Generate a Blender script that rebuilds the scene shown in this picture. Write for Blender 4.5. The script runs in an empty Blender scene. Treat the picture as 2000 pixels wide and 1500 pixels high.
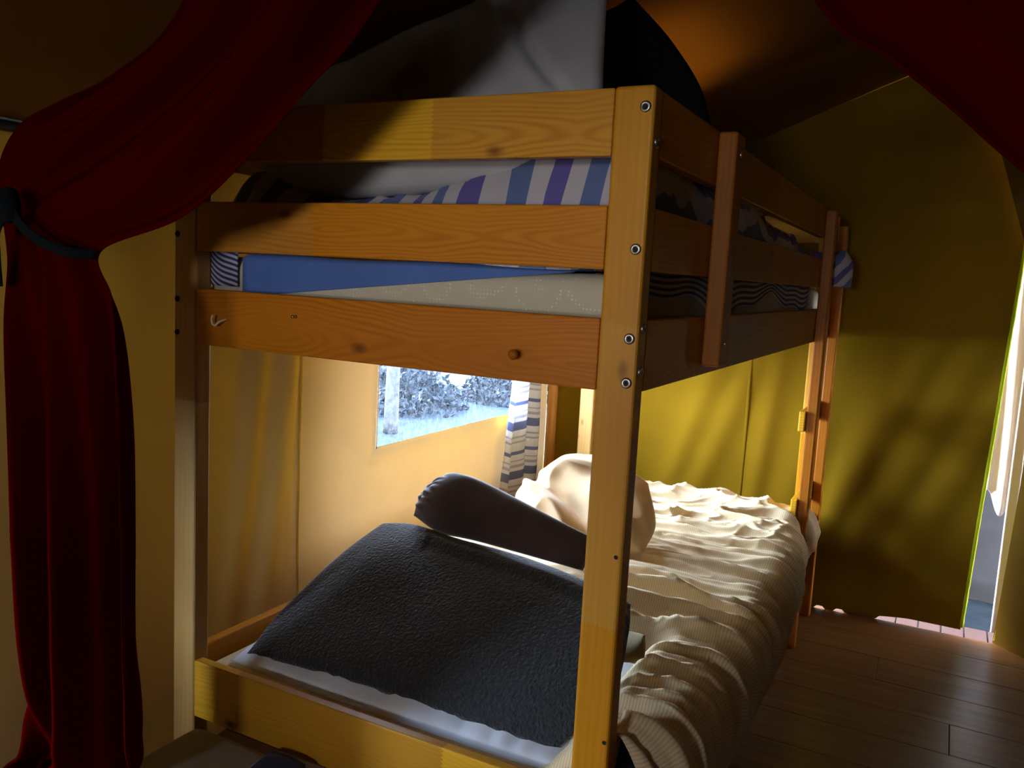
import bpy, bmesh, math, random
from mathutils import Vector, Matrix, noise
random.seed(7)
PI = math.pi
C = bpy.context.scene.collection
S = bpy.context.scene

# ------------------------------------------------------------------ camera
def cam_axes(yaw, pitch, roll):
    cy, sy, cp, sp = math.cos(yaw), math.sin(yaw), math.cos(pitch), math.sin(pitch)
    f = Vector((-sy*cp, cy*cp, sp)); r = Vector((cy, sy, 0)); u = r.cross(f)
    cr, sr = math.cos(roll), math.sin(roll)
    return cr*r+sr*u, -sr*r+cr*u, f
cd = bpy.data.cameras.new('camera'); cam = bpy.data.objects.new('camera', cd); C.objects.link(cam)
_r, _u, _f = cam_axes(0.4751, -0.1256, 0.0531)
m = Matrix((_r, _u, -_f)).transposed().to_4x4(); m.translation = Vector((0.409, -1.1917, 1.2338))
cam.matrix_world = m
cd.sensor_fit = 'HORIZONTAL'; cd.sensor_width = 36; cd.lens = 1655.9/2000*36; cd.clip_start = 0.02
S.camera = cam
# ------------------------------------------------------------------ light
SKY = 62.0
wd = bpy.data.worlds.new('sky'); S.world = wd; wd.use_nodes = True
nt = wd.node_tree; nt.nodes.clear()
wo = nt.nodes.new('ShaderNodeOutputWorld'); bg = nt.nodes.new('ShaderNodeBackground')
bg.inputs[0].default_value = (0.95, 0.955, 1.0, 1); bg.inputs[1].default_value = SKY
nt.links.new(bg.outputs[0], wo.inputs[0])
def portal(name, loc, rot, sx, sy):
    l = bpy.data.lights.new(name, 'AREA'); l.shape = 'RECTANGLE'; l.size = sx; l.size_y = sy
    o = bpy.data.objects.new(name, l); C.objects.link(o); o.location = loc; o.rotation_euler = rot
    l.cycles.is_portal = True
portal('window_portal', (-1.235, 1.5, 1.045), (0, -PI/2, 0), 0.80, 1.04)
portal('left_fill_portal', (-1.235, -.725, 0.65), (0, -PI/2, 0), 0.5, 0.3)  # portal at the added fill opening in the left wall
portal('front_fill_portal', (-.42, -3.03, 0.98), (-PI/2, 0, PI), 0.66, 0.30)  # portal at the added fill opening in the front wall
portal('right_fill_portal', (.20, -3.03, 1.35), (-PI/2, 0, PI), 0.56, 0.32)  # portal at the second added opening in the front wall
portal('door_portal', (0.68, 2.6, 1.0), (PI/2, 0, 0), 0.5, 2.0)
S.view_settings.view_transform = 'Standard'; S.view_settings.look = 'None'
S.view_settings.exposure = 0.0; S.view_settings.gamma = 1.0; S.view_settings.use_curve_mapping = False

# ------------------------------------------------------------------ materials
class NT:
    def __init__(s, name, rough=0.6, sheen=0.0, spec=0.3):
        s.m = bpy.data.materials.new(name); s.m.use_nodes = True
        s.t = s.m.node_tree; s.b = s.t.nodes['Principled BSDF']; s.out = s.t.nodes['Material Output']
        s.b.inputs['Roughness'].default_value = rough
        s.b.inputs['Specular IOR Level'].default_value = spec
        if sheen: s.b.inputs['Sheen Weight'].default_value = sheen
    def n(s, typ, **k):
        x = s.t.nodes.new('ShaderNode'+typ)
        for a, b in k.items(): setattr(x, a, b)
        return x
    def l(s, a, b): s.t.links.new(a, b)
    def put(s, sock, v):
        if hasattr(v, 'links') or hasattr(v, 'is_linked'): s.l(v, sock)
        else: sock.default_value = v
    def math(s, op, a, b=0.0, c=0.0):
        x = s.n('Math', operation=op)
        s.put(x.inputs[0], a); s.put(x.inputs[1], b); s.put(x.inputs[2], c)
        return x.outputs[0]
    def comb(s, x, y, z):
        n = s.n('CombineXYZ'); s.put(n.inputs[0], x); s.put(n.inputs[1], y); s.put(n.inputs[2], z); return n.outputs[0]
    def noise(s, vec, scale, detail=3.0, rough=0.5):
        n = s.n('TexNoise'); s.l(vec, n.inputs['Vector']); n.inputs['Scale'].default_value = scale
        n.inputs['Detail'].default_value = detail; n.inputs['Roughness'].default_value = rough
        return n.outputs['Fac']
    def ramp(s, fac, stops, interp='LINEAR'):
        r = s.n('ValToRGB'); r.color_ramp.interpolation = interp
        e = r.color_ramp.elements
        while len(e) < len(stops): e.new(0.5)
        for i, (p, c) in enumerate(stops):
            e[i].position = p; e[i].color = (*c, 1) if len(c) == 3 else c
        s.l(fac, r.inputs[0]); return r.outputs[0]
    def mix(s, fac, a, b, mode='MIX'):
        x = s.n('Mix', data_type='RGBA', blend_type=mode)
        s.put(x.inputs[0], fac)
        for sock, v in ((x.inputs[6], a), (x.inputs[7], b)):
            if isinstance(v, tuple): sock.default_value = (*v[:3], 1)
            else: s.l(v, sock)
        return x.outputs[2]
    def col(s, v):
        if isinstance(v, tuple): s.b.inputs['Base Color'].default_value = (*v[:3], 1)
        else: s.l(v, s.b.inputs['Base Color'])
    def bump(s, h, strength=0.3, dist=0.002):
        x = s.n('Bump'); x.inputs['Strength'].default_value = strength; x.inputs['Distance'].default_value = dist
        s.l(h, x.inputs['Height']); s.l(x.outputs[0], s.b.inputs['Normal'])
    def obj(s): return s.n('TexCoord').outputs['Object']
    def uv(s): return s.n('TexCoord').outputs['UV']

def wood(name, axis, segs, tone=1.0, grain=1.0, seed=0.0, flame=0.6, rough=0.42, ring=0.55, v0=None):
    """pine; segs = [(start position along the board in metres (world), colour)]"""
    k = NT(name, rough, spec=0.2)
    geo = k.n('NewGeometry').outputs['Position']
    sp = k.n('SeparateXYZ'); k.l(geo, sp.inputs[0])
    oi = k.n('ObjectInfo').outputs['Random']
    ax = {'x': (0, 2, 1), 'y': (1, 2, 0), 'z': (2, 0, 1)}[axis]
    u, v, w = (sp.outputs[i] for i in ax)
    # finger-joint zigzag
    zz = k.math('PINGPONG', v, 0.004); zz = k.math('MULTIPLY', zz, 1.6)
    uz = k.math('ADD', u, zz)
    off = k.math('ADD', k.math('MULTIPLY', oi, 17.0), seed)
    base = k.comb(k.math('MULTIPLY', u, 1.4), k.math('ADD', k.math('MULTIPLY', v, 6.0), off), k.math('ADD', k.math('MULTIPLY', w, 6.0), off))
    low = k.noise(base, 1.6, 2.0)
    dist = k.math('MULTIPLY', low, flame*0.16)
    rr = k.math('ADD', k.math('ADD', v, k.math('MULTIPLY', w, 0.6)), dist)
    if v0 is not None:
        dv_ = k.math('SUBTRACT', v, v0); du_ = k.math('DIVIDE', k.math('PINGPONG', k.math('ADD', u, off), 0.30), 9.0)
        rr = k.math('ADD', k.math('SQRT', k.math('ADD', k.math('MULTIPLY', dv_, dv_), k.math('MULTIPLY', du_, du_))), k.math('MULTIPLY', dist, 0.45))
    rings = k.math('SINE', k.math('MULTIPLY', rr, (620.0 if v0 is None else 820.0)*grain))
    rings = k.math('MULTIPLY_ADD', rings, 0.5, 0.5)
    rings = k.math('POWER', rings, 1.6)
    fine = k.noise(k.comb(k.math('MULTIPLY', u, 6.0), k.math('MULTIPLY', v, 320.0), k.math('MULTIPLY', w, 320.0)), 1.0, 3.0)
    if len(segs) > 1:
        lo = segs[0][0]; hi = segs[-1][0]+0.6
        f = k.math('DIVIDE', k.math('SUBTRACT', uz, lo), hi-lo)
        bc = k.ramp(f, [((p-lo)/(hi-lo), c) for p, c in segs], 'CONSTANT')
    else:
        bc = k.mix(0.0, segs[0][1], segs[0][1])
    dark = k.mix(1.0, bc, (0.62, 0.42, 0.25), 'MULTIPLY')
    rings = k.math('MULTIPLY', rings, k.ramp(k.noise(base, 2.3, 2.0), [(0.35, (.25,)*3), (0.65, (1,)*3)]))
    c = k.mix(k.math('MULTIPLY', rings, ring), bc, dark)
    big = k.noise(base, 0.9, 2.0)
    c = k.mix(k.ramp(big, [(0.45, (0, 0, 0)), (0.75, (0.6, 0.6, 0.6))]), c, dark)
    c = k.mix(k.math('MULTIPLY', fine, 0.35), c, dark)
    # knots
    vo = k.n('TexVoronoi'); vo.inputs['Scale'].default_value = 1.0
    k.l(k.comb(k.math('ADD', k.math('MULTIPLY', u, 5.0), off), k.math('MULTIPLY', v, 9.0), k.math('MULTIPLY', w, 1.0)), vo.inputs['Vector'])
    kn = k.ramp(vo.outputs['Distance'], [(0.03, (0.8, 0.8, 0.8)), (0.11, (0, 0, 0))])
    c = k.mix(kn, c, (0.12, 0.03, 0.008))
    c = k.mix(1.0, c, (tone, tone, tone), 'MULTIPLY')
    k.col(c); k.bump(fine, 0.12, 0.0006)
    return k.m

YEL = (0.78, 0.42, 0.022); ORA = (0.66, 0.28, 0.010); RED = (0.56, 0.19, 0.008); PAL = (0.68, 0.38, 0.08)
M = {}
M['top_board'] = wood('pine_top_board', 'x', [(-1.0, RED), (-0.60, YEL), (-0.372, (0.66, 0.32, 0.03))], seed=3.1, flame=0.7, v0=1.455)
M['mid_board'] = wood('pine_middle_board', 'x', [(-1.0, (0.58, 0.25, 0.03)), (-0.62, (0.62, 0.235, 0.010))], seed=8.3, flame=1.3, v0=1.30)
M['low_board'] = wood('pine_lower_board', 'x', [(-1.0, RED), (2.0, ORA)], seed=5.5, flame=0.9, v0=1.105)
M['foot_board'] = wood('pine_foot_board', 'x', [(-1.0, YEL), (-0.79, (0.55, 0.27, 0.02)), (-0.3, YEL)], seed=1.5, flame=0.7, ring=0.35)
M['post'] = wood('pine_post', 'z', [(-0.5, ORA), (0.70, (0.66, 0.33, 0.04)), (1.17, (0.62, 0.29, 0.018))], seed=2.2, flame=0.15, grain=0.8, ring=0.25)
M['post_pale'] = wood('pine_pale_post', 'z', [(-0.5, (0.66, 0.42, 0.14)), (0.95, (0.5, 0.27, 0.07))], seed=4.2, flame=0.2, grain=0.8, ring=0.25)
M['rail'] = wood('pine_rail', 'y', [(-0.5, ORA), (0.33, (0.5, 0.22, 0.02)), (0.98, (0.55, 0.26, 0.03)), (1.55, (0.5, 0.2, 0.02))], seed=6.1, flame=0.6)
M['upright'] = wood('pine_upright', 'z', [(0, (0.42, 0.14, 0.008))], seed=7.9, flame=0.15)
M['slat'] = wood('pine_slat', 'x', [(0, YEL)], seed=9.9, flame=0.3)
M['pole_wood'] = wood('pole_wood', 'z', [(0, (0.6, 0.27, 0.05))], seed=0.9, flame=0.2)

def simple(name, c, rough=0.6, metal=0.0, spec=0.3):
    k = NT(name, rough, spec=spec); k.col(c); k.b.inputs['Metallic'].default_value = metal; return k.m
M['steel'] = simple('zinc_steel', (0.42, 0.41, 0.38), 0.35, 1.0)
M['dark'] = simple('dark_recess', (0.01, 0.01, 0.01), 0.8)
M['hook_white'] = simple('pale_hook', (0.75, 0.62, 0.42), 0.45)

def cloth(name, c, var=0.15, weave=900.0, rough=0.9, sheen=0.2, trans=0.0, bump=0.25, nsc=6.0, tcol=None, bd=.0012):
    k = NT(name, rough, sheen, 0.0 if 'curtain' in name or 'canvas' in name else 0.1)
    o = k.obj()
    nz = k.noise(o, nsc, 4.0)
    f = k.noise(o, weave, 2.0)
    d = tuple(x*(1-var*2) for x in c); b = tuple(min(1, x*(1+var)) for x in c)
    cc = k.ramp(nz, [(0.3, d), (0.7, b)])
    k.col(cc); k.bump(f, bump, bd)
    if trans:
        tr = k.n('BsdfTranslucent'); tr.inputs[0].default_value = (*(tcol or c), 1)
        mx = k.n('MixShader'); mx.inputs[0].default_value = trans
        k.l(k.b.outputs[0], mx.inputs[1]); k.l(tr.outputs[0], mx.inputs[2]); k.l(mx.outputs[0], k.out.inputs[0])
    return k.m
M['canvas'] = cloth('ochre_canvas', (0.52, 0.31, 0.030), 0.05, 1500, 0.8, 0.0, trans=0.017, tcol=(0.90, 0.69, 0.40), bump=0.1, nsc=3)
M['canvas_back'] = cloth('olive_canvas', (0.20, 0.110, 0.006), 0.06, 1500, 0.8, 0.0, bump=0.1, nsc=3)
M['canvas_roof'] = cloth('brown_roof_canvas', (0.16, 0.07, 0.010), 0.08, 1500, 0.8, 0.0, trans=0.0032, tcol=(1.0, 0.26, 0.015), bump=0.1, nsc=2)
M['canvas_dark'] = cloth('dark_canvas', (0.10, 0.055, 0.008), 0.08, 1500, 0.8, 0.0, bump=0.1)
M['red'] = cloth('red_curtain_cloth', (0.050, 0.0004, 0.0003), 0.08, 1200, 0.95, 0.0, trans=0.07, tcol=(0.40, 0.001, 0.001), bump=0.15, nsc=2)
M['strap'] = cloth('black_strap', (0.004, 0.006, 0.007), 0.1, 2000, 1.0, 0.0)
M['fleece'] = cloth('charcoal_fleece', (0.032, 0.034, 0.038), 0.15, 150, 1.0, 0.4, bump=1.0, nsc=90, bd=.005)
M['velour'] = cloth('brown_grey_velour', (0.055, 0.032, 0.030), 0.2, 700, 0.8, 0.5, bump=0.2, nsc=8)
M['cream'] = cloth('cream_fleece', (0.66, 0.46, 0.25), 0.08, 500, 1.0, 0.2, bump=0.4, nsc=12)
M['white'] = cloth('white_cotton', (0.72, 0.78, 0.88), 0.05, 1400, 0.9, 0.0, bump=0.15)
M['grey_linen'] = cloth('pale_grey_cotton', (0.42, 0.40, 0.39), 0.08, 900, 0.9, 0.0, bump=0.3, nsc=5)
M['black_cloth'] = cloth('black_cloth', (0.004, 0.005, 0.006), 0.1, 1200, 0.95, 0.0)
M['slate'] = cloth('slate_blue_blanket', (0.055, 0.07, 0.11), 0.1, 500, 0.95, 0.1)
M['blue'] = cloth('blue_jersey_sheet', (0.09, 0.17, 0.45), 0.06, 1500, 0.8, 0.1, bump=0.05)
M['navy'] = cloth('navy_cloth', (0.01, 0.015, 0.10), 0.1, 900)
M['olive_cloth'] = cloth('olive_cushion_cloth', (0.35, 0.27, 0.10), 0.1, 900)
M['grey_bench'] = cloth('grey_upholstery', (0.30, 0.27, 0.22), 0.06, 900)

def quilt():
    k = NT('quilted_mattress_ticking', 0.85, 0.1, 0.15); o = k.obj()
    v = k.n('TexVoronoi', feature='F1'); v.inputs['Scale'].default_value = 11.0; v.inputs['Randomness'].default_value = 0.35
    k.l(o, v.inputs['Vector'])
    ring = k.math('MULTIPLY_ADD', k.math('SINE', k.math('MULTIPLY', v.outputs['Distance'], 26.0)), 0.5, 0.5)
    dv = k.n('TexVoronoi', feature='F1'); dv.inputs['Scale'].default_value = 150.0; dv.inputs['Randomness'].default_value = 0.2; k.l(o, dv.inputs['Vector'])
    dots = k.ramp(dv.outputs['Distance'], [(0.15, (1, 1, 1)), (0.4, (0, 0, 0))])
    f = k.math('MULTIPLY', k.math('POWER', ring, 8.0), dots)
    k.col(k.mix(f, (0.56, 0.50, 0.36), (0.80, 0.76, 0.62)))
    k.bump(k.math('SUBTRACT', 1.0, f), 0.4, 0.002); return k.m
M['quilt'] = quilt()

def uvsplit(k):
    sp = k.n('SeparateXYZ'); k.l(k.uv(), sp.inputs[0]); return sp.outputs[0], sp.outputs[1]
def ticking():
    """cream duvet with hairline stripes; uv in metres of cloth"""
    k = NT('cream_pinstripe_cotton', 0.85, 0.1, 0.15); u, v = uvsplit(k)
    s = k.math('MULTIPLY_ADD', k.math('SINE', k.math('MULTIPLY', u, 2*PI/0.0055)), 0.5, 0.5)
    s = k.math('POWER', s, 2.0)
    k.col(k.mix(k.math('MULTIPLY', s, 0.5), (0.88, 0.71, 0.44), (0.50, 0.33, 0.14)))
    k.bump(s, 0.1, 0.0006)
    tr = k.n('BsdfTranslucent'); tr.inputs[0].default_value = (0.8, 0.5, 0.2, 1)
    mx = k.n('MixShader'); mx.inputs[0].default_value = 0.10
    k.l(k.b.outputs[0], mx.inputs[1]); k.l(tr.outputs[0], mx.inputs[2]); k.l(mx.outputs[0], k.out.inputs[0])
    return k.m
M['ticking'] = ticking()
def bands(name, period, stops, axis=0, trans=0.0, base=0.0):
    k = NT(name, 0.85, 0.1, 0.15); u, v = uvsplit(k)
    x = (u, v)[axis]
    f = k.math('FRACT', k.math('ADD', k.math('DIVIDE', x, period), base))
    k.col(k.ramp(f, stops, 'CONSTANT'))
    k.bump(k.noise(k.obj(), 1200.0, 2.0), 0.12, 0.001)
    if trans:
        tr = k.n('BsdfTranslucent'); k.l(k.ramp(f, stops, 'CONSTANT'), tr.inputs[0])
        mx = k.n('MixShader'); mx.inputs[0].default_value = trans
        k.l(k.b.outputs[0], mx.inputs[1]); k.l(tr.outputs[0], mx.inputs[2]); k.l(mx.outputs[0], k.out.inputs[0])
    return k.m
W_ = (0.52, 0.48, 0.50); V_ = (0.13, 0.11, 0.34); B_ = (0.12, 0.17, 0.34)
M['stripe_wide'] = bands('violet_striped_cotton', 0.148, [(0, W_), (0.25, V_), (0.5, W_), (0.75, B_)])
M['stripe_thin'] = bands('thin_striped_cotton', 0.0125, [(0, (0.5, 0.5, 0.55)), (0.5, (0.045, 0.045, 0.16))])
LW = (0.80, 0.82, 0.86); LB = (0.22, 0.26, 0.42); LG = (0.50, 0.51, 0.55)
M['curtain_stripe'] = bands('nautical_striped_cotton', 0.21,
    [(0, LW), (0.10, LG), (0.14, LW), (0.20, LG), (0.24, LW), (0.36, LB), (0.53, LW), (0.60, LG), (0.66, LW), (0.72, LG), (0.75, LW), (0.86, LB), (0.93, LW)], 1, 0.5)

def pane_mat():
    k = NT('scratched_clear_plastic', 0.3, spec=0.3); o = k.obj()
    n1 = k.noise(o, 45.0, 8.0, 0.85); n2 = k.noise(o, 5.0, 3.0)
    f = k.ramp(n1, [(0.44, (0.02, 0.02, 0.02)), (0.60, (1, 1, 1))])
    f = k.math('MULTIPLY', f, k.ramp(n2, [(0.3, (0.35,)*3), (0.65, (1.0,)*3)]))
    tr = k.n('BsdfTransparent'); tr.inputs[0].default_value = (0.62, 0.79, 1.0, 1)
    tl = k.n('BsdfTranslucent'); tl.inputs[0].default_value = (0.50, 0.62, 0.80, 1)
    mx = k.n('MixShader'); k.l(k.math('ADD', k.math('MULTIPLY', f, 0.028), k.math('MULTIPLY', k.ramp(k.noise(o, 160.0, 4.0, 0.7), [(0.56, (0, 0, 0)), (0.66, (1, 1, 1))]), 0.035)), mx.inputs[0])
    k.l(tr.outputs[0], mx.inputs[1]); k.l(tl.outputs[0], mx.inputs[2]); k.l(mx.outputs[0], k.out.inputs[0])
    return k.m
M['pane'] = pane_mat()
def floor_mat():
    k = NT('brown_laminate', 0.28, spec=0.5)
    sp = k.n('SeparateXYZ'); k.l(k.n('NewGeometry').outputs['Position'], sp.inputs[0])
    oi = k.n('ObjectInfo').outputs['Random']; off = k.math('MULTIPLY', oi, 31.0)
    g = k.noise(k.comb(k.math('MULTIPLY', sp.outputs[0], 3.0), k.math('ADD', k.math('MULTIPLY', sp.outputs[1], 50.0), off), off), 1.0, 5.0)
    c = k.ramp(g, [(0.3, (0.065, 0.026, 0.007)), (0.6, (0.14, 0.062, 0.018)), (0.8, (0.18, 0.085, 0.028))])
    c = k.mix(k.math('MULTIPLY', oi, 0.4), c, (0.12, 0.045, 0.014))
    k.col(c); k.bump(g, 0.08, 0.0008); return k.m
M['floor'] = floor_mat()
def ground_mat():
    k = NT('gravel', 0.95, spec=0.1); o = k.obj()
    a = k.noise(o, 9.0, 8.0, 0.8); b = k.noise(o, 1.1, 3.0)
    c = k.ramp(a, [(0.35, (0.0016, 0.004, 0.008)), (0.5, (0.003, 0.008, 0.015)), (0.68, (0.010, 0.014, 0.022))])
    k.col(k.mix(k.math('MULTIPLY', b, 0.4), c, (0.012, 0.02, 0.022))); k.bump(a, 0.6, 0.02); return k.m
M['ground'] = ground_mat()
M['bark'] = cloth('pale_bark', (0.036, 0.036, 0.036), 0.2, 80, 0.9, 0.0, nsc=20)
M['leaf'] = cloth('bush_leaf', (0.004, 0.008, 0.013), 0.3, 80, 0.7, 0.0, nsc=20)
M['paver'] = cloth('pink_paver', (0.08, 0.05, 0.05), 0.05, 200, 0.9, 0.0)
M['piping'] = cloth('lime_piping', (0.36, 0.40, 0.01), 0.1, 900, 0.8, 0.0, trans=0.15, tcol=(0.6, 0.7, 0.01))
M['white_metal'] = simple('painted_metal', (0.45, 0.45, 0.5), 0.35)
M['tarp'] = cloth('grey_tarpaulin', (0.04, 0.045, 0.055), 0.1, 300)
M['eave'] = simple('dark_steel_tube', (0.02, 0.022, 0.02), 0.5, 0.5)

# ------------------------------------------------------------------ helpers
def tag(o, label=None, cat=None, group=None, kind=None):
    for k, v in (('label', label), ('category', cat), ('group', group), ('kind', kind)):
        if v: o[k] = v
    return o
def empty(name, loc, label, cat, group=None):
    o = bpy.data.objects.new(name, None); C.objects.link(o); o.location = loc; o.empty_display_size = 0.05
    return tag(o, label, cat, group)
def mesh_obj(name, verts, faces, mat, parent=None, smooth=False, uvs=None, origin=None):
    """verts in world space; the object's origin is put at its base"""
    vs = [Vector(v) for v in verts]
    if parent is not None:
        org = Vector((0, 0, 0)); q = parent
        while q is not None: org += Vector(q.location); q = q.parent
        loc = Vector((0, 0, 0))
    else:
        mn = Vector((min(v.x for v in vs), min(v.y for v in vs), min(v.z for v in vs)))
        mxx = Vector((max(v.x for v in vs), max(v.y for v in vs), max(v.z for v in vs)))
        org = origin or Vector(((mn.x+mxx.x)/2, (mn.y+mxx.y)/2, mn.z)); loc = org
    me = bpy.data.meshes.new(name); me.from_pydata([v-org for v in vs], [], faces); me.update()
    if uvs:
        ul = me.uv_layers.new(name='UVMap')
        for lp in me.loops: ul.data[lp.index].uv = uvs[lp.vertex_index]
    if smooth:
        for p in me.polygons: p.use_smooth = True
    me.materials.append(mat)
    o = bpy.data.objects.new(name, me); C.objects.link(o); o.location = loc
    if parent is not None: o.parent = parent
    return o
def recalc(o):
    bm = bmesh.new(); bm.from_mesh(o.data); bmesh.ops.recalc_face_normals(bm, faces=bm.faces); bm.to_mesh(o.data); bm.free()
def box(name, a, b, mat, parent=None, bev=0.003, seg=2):
    x0, y0, z0 = a; x1, y1, z1 = b
    bm = bmesh.new(); bmesh.ops.create_cube(bm, size=1.0)
    for v in bm.verts:
        v.co = Vector((x0+(v.co.x+.5)*(x1-x0), y0+(v.co.y+.5)*(y1-y0), z0+(v.co.z+.5)*(z1-z0)))
    if bev: bmesh.ops.bevel(bm, geom=bm.edges[:], offset=bev, segments=seg, profile=0.5, affect='EDGES')
    vs = [v.co.copy() for v in bm.verts]; bm.verts.index_update(); fs = [[v.index for v in f.verts] for f in bm.faces]
    bm.free()
    return mesh_obj(name, vs, fs, mat, parent)
def catmull(P, n):
    P = [Vector(p) for p in P]
    if len(P) == 2: return [P[0].lerp(P[1], i/(n-1)) for i in range(n)]
    Q = [P[0]*2-P[1]]+P+[P[-1]*2-P[-2]]; out = []
    for i in range(n):
        t = i/(n-1)*(len(P)-1); k = min(int(t), len(P)-2); f = t-k
        a, b, c, d = Q[k:k+4]
        out.append(0.5*((2*b)+(c-a)*f+(2*a-5*b+4*c-d)*f*f+(3*b-a-3*c+d)*f**3))
    return out
def tube(name, pts, r, mat, parent=None, seg=10, n=None, caps=True, rf=None):
    P = catmull(pts, n or len(pts)*6) if len(pts) > 2 else [Vector(p) for p in pts]
    vs, fs = [], []; up = Vector((0.3, 0.2, 1)).normalized()
    for i, p in enumerate(P):
        t = (P[min(i+1, len(P)-1)]-P[max(i-1, 0)]).normalized()
        s = t.cross(up)
        if s.length < 1e-3: s = t.cross(Vector((1, 0, 0)))
        s.normalize(); q = s.cross(t)
        rr = r*(rf(i/(len(P)-1)) if rf else 1)
        for k in range(seg):
            a = 2*PI*k/seg; vs.append(p+s*math.cos(a)*rr+q*math.sin(a)*rr)
    for i in range(len(P)-1):
        for k in range(seg):
            k2 = (k+1) % seg; fs.append([i*seg+k, i*seg+k2, (i+1)*seg+k2, (i+1)*seg+k])
    if caps: fs.append(list(range(seg))[::-1]); fs.append([(len(P)-1)*seg+k for k in range(seg)])
    return mesh_obj(name, vs, fs, mat, parent, smooth=True)
def sheet(name, fn, nu, nv, mat, parent=None, thick=0.0, uvfn=None, hole=None):
    """grid surface fn(u,v)->Vector, optional real thickness and a hole test on (u,v)"""
    P = [[Vector(fn(i/nu, j/nv)) for i in range(nu+1)] for j in range(nv+1)]
    vs = [p for row in P for p in row]; W = nu+1
    fs = []
    for j in range(nv):
        for i in range(nu):
            if hole and hole((i+.5)/nu, (j+.5)/nv): continue
            fs.append([j*W+i, j*W+i+1, (j+1)*W+i+1, (j+1)*W+i])
    uvs = None
    if uvfn: uvs = [uvfn(i/nu, j/nv) for j in range(nv+1) for i in range(nu+1)]
    o = mesh_obj(name, vs, fs, mat, parent, smooth=True, uvs=uvs)
    if thick:
        md = o.modifiers.new('thickness', 'SOLIDIFY'); md.thickness = thick; md.offset = 0
    return o
def N(x, y=0.0, z=0.0, s=1.0): return noise.noise(Vector((x*s, y*s, z*s)))
def gauss(x, s): return math.exp(-(x*x)/(2*s*s))
def pillow(name, bot, top, left, right, tf, tb, mat, parent=None, n=44, nz=0.012, nsc=7.0, wr=0.0, wsc=18.0, p=0.5, seed=0.0, uvm=1.0, extra=None, stretch=(1, 1, 1)):
    """cushion spanned by four boundary curves (Coons patch); tf / tb = front / back swell"""
    B = catmull(bot, n+1); T = catmull(top, n+1); L = catmull(left, n+1); R = catmull(right, n+1)
    def cs(i, j):
        u, v = i/n, j/n
        return (B[i]*(1-v)+T[i]*v+L[j]*(1-u)+R[j]*u
                - (B[0]*(1-u)*(1-v)+B[n]*u*(1-v)+T[0]*(1-u)*v+T[n]*u*v))
    G = [[cs(i, j) for i in range(n+1)] for j in range(n+1)]
    vs, fs, uvs = [], [], []; idx = {}
    for side in (1, -1):
        for j in range(n+1):
            for i in range(n+1):
                edge = i in (0, n) or j in (0, n)
                if side == -1 and edge: idx[(side, i, j)] = idx[(1, i, j)]; continue
                du = G[j][min(i+1, n)]-G[j][max(i-1, 0)]; dv = G[min(j+1, n)][i]-G[max(j-1, 0)][i]
                nn = du.cross(dv)
                nn = nn.normalized() if nn.length > 1e-9 else Vector((0, -1, 0))
                u, v = i/n, j/n
                pr = (max(0, math.sin(PI*u))*max(0, math.sin(PI*v)))**p
                q = G[j][i]; s3 = Vector((q.x*stretch[0], q.y*stretch[1], q.z*stretch[2]))
                d = N(s3.x+seed, s3.y+side*3.3, s3.z, nsc)*nz*(0.3+0.7*pr)
                if wr:
                    w = 1-abs(N(s3.x+seed+5, s3.y+side*2.2, s3.z, wsc)); d += (w*w-0.6)*wr*pr
                if extra: d += extra(u, v, side)*pr
                h = (tf if side == 1 else tb)*pr
                w3 = q+nn*side*(h+d); w3.z = min(w3.z, roof_z(w3.x)-.022)   # pressed against the sloping canvas
                vs.append(w3); idx[(side, i, j)] = len(vs)-1; uvs.append((u*uvm, v*uvm))
        for j in range(n):
            for i in range(n):
                f = [idx[(side, i, j)], idx[(side, i+1, j)], idx[(side, i+1, j+1)], idx[(side, i, j+1)]]
                fs.append(f if side == 1 else f[::-1])
    return mesh_obj(name, vs, fs, mat, parent, smooth=True, uvs=uvs)
def bolt(parent, c, nrm, r=0.0085, mat=None):
    """pan head with an inner recess, lathe about nrm"""
    c = Vector(c); nrm = Vector(nrm).normalized()
    a = nrm.cross(Vector((0, 0, 1))).normalized(); b = nrm.cross(a)
    prof = [(r, -0.001), (r, 0.0012), (r*.8, 0.0028), (r*.42, 0.0028), (r*.40, -0.0005)]; k = 14
    vs, fs = [], []
    for (rr, h) in prof:
        for i in range(k):
            t = 2*PI*i/k; vs.append(c+nrm*h+a*math.cos(t)*rr+b*math.sin(t)*rr)
    for s in range(len(prof)-1):
        for i in range(k):
            j = (i+1) % k; fs.append([s*k+i, s*k+j, (s+1)*k+j, (s+1)*k+i])
    o = mesh_obj('bolt', vs, fs, mat or M['steel'], parent, smooth=True)
    mesh_obj('hex_socket', [c+nrm*0.0002+a*math.cos(2*PI*i/6)*r*.42+b*math.sin(2*PI*i/6)*r*.42 for i in range(6)], [list(range(6))], M['dark'], parent)
    return o

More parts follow.
